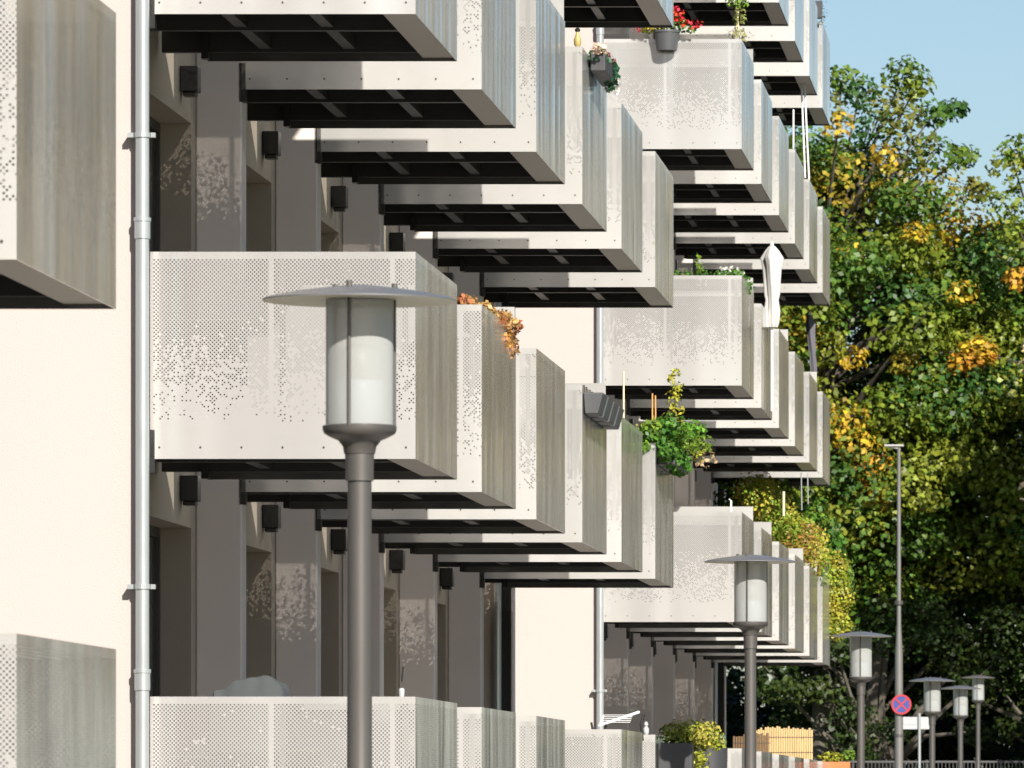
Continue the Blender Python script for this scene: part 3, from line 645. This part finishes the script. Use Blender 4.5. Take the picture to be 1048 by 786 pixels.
# climbing plants, far end of first row of C
cl = []; vine = empty('climbing_plant', P(820, 560, 112), 'big climbing plant, green and yellow, draping over the far end balconies above the third lamp', 'plant')
v0 = P(820, 560, 112)
def vc(u, v, Y, r, n, col, s_=.08): cl.append((P(u, v, Y)-v0, (r, r*1.2, r), n, s_, col))
for i in range(16):
    u = 748+i*6.2; vc(u, 507+R.uniform(-12, 14)+max(0, i-5)*3.2, 117+R.uniform(-.8, .8), .32, 110, R.choice([GRN, (.05, .12, .02), LGR]), .10)
for i in range(52):
    u = 764+R.uniform(0, 76); v = 535+(u-790)*1.02+R.uniform(-28, 8); vc(u, v, 112+R.uniform(-1, 5), .26, 130, R.choice([(.2, .32, .03), YG, (.42, .36, .05), (.30, .18, .04)]), .06)
for i in range(14):
    u = 836+R.uniform(0, 26); v = 545+R.uniform(0, 45)+(u-836)*.5; vc(u, v, 119, .24, 90, R.choice([GRN, (.05, .13, .03), LGR]), .11)
for i in range(44):
    u = 843+R.uniform(0, 21); v = 572+R.uniform(0, 75); vc(u, v, 118.6, .19, 100, R.choice([YG, (.42, .36, .05), LGR]), .06)
for i in range(6): vc(823+R.uniform(-1, 5), 580+i*9, 111.6, .07, 45, (.45, .42, .3), .04)
leaves('foliage', cl, vine, 53)
a, b = P(802, 503, 111)-v0, P(802, 528, 111)-v0
MB().tube([a, b], .02, 6).build('support_cane', M['palecane'], vine)
o = bal('C', 1, 5); stm = MB()
for j in range(4):
    q0 = Vector((o.x+W-.1, o.y+.3+j*.6, o.z+.3))-v0; stm.tube([q0, q0+Vector((.05, .1, .8)), q0+Vector((.1, 0, 1.3))], [.03, .022, .01], 6)
stm.build('stem', M['bark'], vine)

# ---- ground floor
o = bal('B', 0, 4)
t = empty('drying_rack', (o.x+W-.35, o.y+1.2, o.z+.3), 'white folding drying rack showing above a ground floor balcony', 'drying rack')
m_ = MB(); zt = P(620, 733, o.y+1.2).z-t.location.z
x0 = P(616, 0, o.y+1.2).x-t.location.x; x1 = P(657, 0, o.y+1.2).x-t.location.x-.04
for i in range(5): m_.tube([(x0, -.3+i*.1, zt-.06+.018*i), (x1-.05, -.3+i*.1, zt-.06+.018*i)], .0032, 6)
m_.build('wire', M['white'], t)
MB().tube([(x0, -.32, zt-.09), (x1, .15, zt+.04)], .014, 8).tube([(x0, -.32, zt-.09), (x0, .15, zt+.0)], .012, 8).build('frame', M['white'], t)
MB().tube([(x0+.05, 0, zt-.04), (x0-.25, .5, 0)], .011, 8).build('leg', M['pole'], t); MB().tube([(x0-.1, 0, zt-.06), (x0+.1, .5, 0)], .011, 8).build('leg', M['pole'], t)
o = bal('B', 0, 5)
t = empty('lantern', (P(661, 0, o.y).x, o.y+.03, o.z+HB), 'small white and black lantern on the rail right of the drying rack', 'lantern')
MB().lathe([(.02, 0), (.03, .02), (.03, .06), (.015, .08), (.024, .10), (.012, .13)], n=12).build('body', M['signwhite'], t, smooth=True)
MB().tube([(-.03, -.03, -.06), (-.05, -.03, .1), (-.02, -.02, .2)], .012, 6).build('handle', M['black'], t)
t = empty('planter_box', (o.x+W+.02, o.y, o.z+HB-.1), 'dark planter with yellow green bush at the ground floor balcony end', 'plant')
MB().box(0, .34, .1, .7, -.28, .02).build('box', M['dkpot'], t, bevel=.015)
cl = [((.12+.05*i, .4+.1*(i % 3), .10+.05*math.sin(i*2.1)), (.14, .2, .13), 130, .05, R.choice([YG, (.22, .28, .04), (.38, .35, .06)])) for i in range(9)]
cl += [((.38, .5, -.1-.1*i), (.12, .15, .1), 90, .045, YG) for i in range(3)]
leaves('foliage', cl, t, 54)
t = empty('planter_box', (P(724, 765, 80).x, 80, .0), 'dark tub with pale grey green leaves between the bush and the pillar of reeds', 'plant')
zz = P(724, 765, 80).z
MB().lathe([(.14, 0), (.17, .3), (.22, zz-.0)], n=20).build('tub', M['dkpot'], t, smooth=True)
leaves('foliage', [((0, 0, zz+.08), (.2, .15, .1), 130, .07, (.22, .30, .18)), ((-.3, 0, zz+.12), (.2, .15, .1), 90, .06, (.14, .2, .05))], t, 55)
# reed mats on the far block's ground floor balconies
def reedmat(x0, x1, y, z0, z1, m, lab, side=None):
    mb = MB(); n = int((x1-x0)/.035); rr = random.Random(int(x0*-100))
    for i in range(n):
        x = x0+i*.035; mb.tube([(x+.017, y+rr.uniform(-.004, .004), z0), (x+.017, y, z1+rr.uniform(-.015, .03)+.03*math.sin(i*.13))], .0165, 6)
    t = empty('reed_screen', (0, 0, 0), lab, 'reed screen')
    mb.build('reed_stalks', m, t)
    w_ = MB()
    for k in range(4):
        z = z0+(z1-z0)*(k+.5)/4; w_.box(x0, x1, y-.019, y-.0175, z, z+.008)
    w_.build('binding_wire', M['dkpot'], t); return t
pA, pB = P(773, 747, 112), P(833, 772, 112)
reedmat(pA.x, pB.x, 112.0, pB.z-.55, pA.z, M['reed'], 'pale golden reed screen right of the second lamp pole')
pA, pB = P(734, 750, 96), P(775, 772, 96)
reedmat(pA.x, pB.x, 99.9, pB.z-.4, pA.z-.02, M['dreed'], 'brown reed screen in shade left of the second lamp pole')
# orange planter
p = P(851, 783, 118)
t = empty('flower_pot', (p.x, 118, p.z), 'orange planter with yellow green plants at the far end of the row', 'flower pot')
MB().box(-.22, .3, -.1, .1, -.3, .05).build('box', M['terra'], t, bevel=.01)
MB().box(-.2, -.15, -.05, .05, -1.9, -.301).box(.22, .27, -.05, .05, -1.9, -.301).build('stand', M['dkpot'], t)
leaves('foliage', [((.0, 0, .12), (.24, .12, .10), 160, .06, YG), ((.25, 0, .15), (.14, .1, .12), 90, .06, LGR)], t, 56)
# covered furniture on B1 ground balcony, boxes behind the perforated fronts
o = bal('B', 0, 0)
mb_ = MB(); n = 30; m9 = 12
for j in range(m9):
    for i in range(n):
        fx = i/(n-1); fy = j/(m9-1)
        ed = min(1, fx*14, (1-fx)*14, fy*5, (1-fy)*5)
        top = 1.065+.12*math.sin(math.pi*fx**1.5)**.8+.008*math.sin(fx*17+fy*5)+.006*math.sin(fx*31-fy*9)
        mb_.v.append((fx*.56, fy*.9, ed*top))
for j in range(m9-1):
    for i in range(n-1): mb_.face([j*n+i, j*n+i+1, (j+1)*n+i+1, (j+1)*n+i])
cv = mb_.build('furniture_cover', M['tarp'], None, smooth=True, loc=(o.x+.27, o.y+.5, o.z+.31)); cv.modifiers.new('s', 'SOLIDIFY').thickness = .02
tag(cv, 'grey green rumpled cover heaped over furniture above the lowest left balcony rail', 'cover')
def sbox(key, r, k, x0, x1, h, m, lab, dep=.4, zb=.3):
    q = bal(key, r, k); t = MB().box(0, x1-x0, 0, dep, 0, h).build('storage_box', m, None, bevel=.02, loc=(q.x+x0, q.y+.07, q.z+zb)); tag(t, lab, 'box'); return t
sbox('B', 1, 0, .02, .58, .62, M['greybox'], 'pale box showing through the perforated balcony panel left of the big lamp')
sbox('B', 0, 0, .02, .42, .66, M['greybox'], 'pale grey box behind the lowest left perforated panel beside the downpipe')
sbox('B', 0, 0, .86, 1.06, .70, M['creambox'], 'narrow cream board behind the lowest left perforated panel near the big lamp')
t = empty('table_lantern', (P(411, 0, o.y+.3).x, o.y+.3, o.z+HB), 'tiny white lantern right of the big lamp pole above the rail', 'lantern')
MB().lathe([(.018, 0), (.02, .05), (.014, .06)], n=12).build('glass', M['signwhite'], t, smooth=True)
MB().tube([(0, 0, .101), (.01, 0, .2)], .006, 6).tube([(0, 0, -1.05), (0, 0, -.001)], .012, 8).build('stand', M['black'], t)

# ---------------------------------------------------------------- light, sky, camera
sd = Vector((-.43, 1., -.63)).normalized()
sun = bpy.data.lights.new('sun', 'SUN'); sun.energy = 4.2; sun.angle = math.radians(.5); sun.color = (1., .95, .86)
so = bpy.data.objects.new('sun', sun); COL.objects.link(so); so.rotation_euler = sd.to_track_quat('-Z', 'Y').to_euler()
w = bpy.data.worlds.new('World'); S.world = w; w.use_nodes = True; nt = w.node_tree
sky = nt.nodes.new('ShaderNodeTexSky'); sky.sky_type = 'NISHITA'; sky.sun_disc = False
sky.sun_elevation = math.asin(-sd.z); sky.sun_rotation = math.atan2(-sd.x, -sd.y); sky.air_density = 1.0; sky.dust_density = .7; sky.ozone_density = 3.2
bg = nt.nodes['Background']; nt.links.new(sky.outputs[0], bg.inputs[0]); bg.inputs[1].default_value = .057
cam = bpy.data.cameras.new('camera'); co = bpy.data.objects.new('camera', cam); COL.objects.link(co); S.camera = co
co.location = (0, 0, EYE); co.rotation_euler = (math.radians(90), 0, 0)
cam.sensor_width = 36; cam.lens = F/1048*36; cam.shift_x = -(UX-524)/1048; cam.shift_y = (VY-393)/1048
cam.clip_end = 3000; cam.clip_start = .5
cam.dof.use_dof = True; cam.dof.focus_distance = 62; cam.dof.aperture_fstop = 14
S.view_settings.view_transform = 'Standard'; S.view_settings.look = 'None'; S.view_settings.exposure = .9; S.view_settings.gamma = 1
S.cycles.transparent_max_bounces = 40; S.cycles.max_bounces = 7; S.cycles.diffuse_bounces = 4; S.cycles.glossy_bounces = 4
S.cycles.use_denoising = True; S.cycles.sample_clamp_indirect = 6
S.render.film_transparent = False
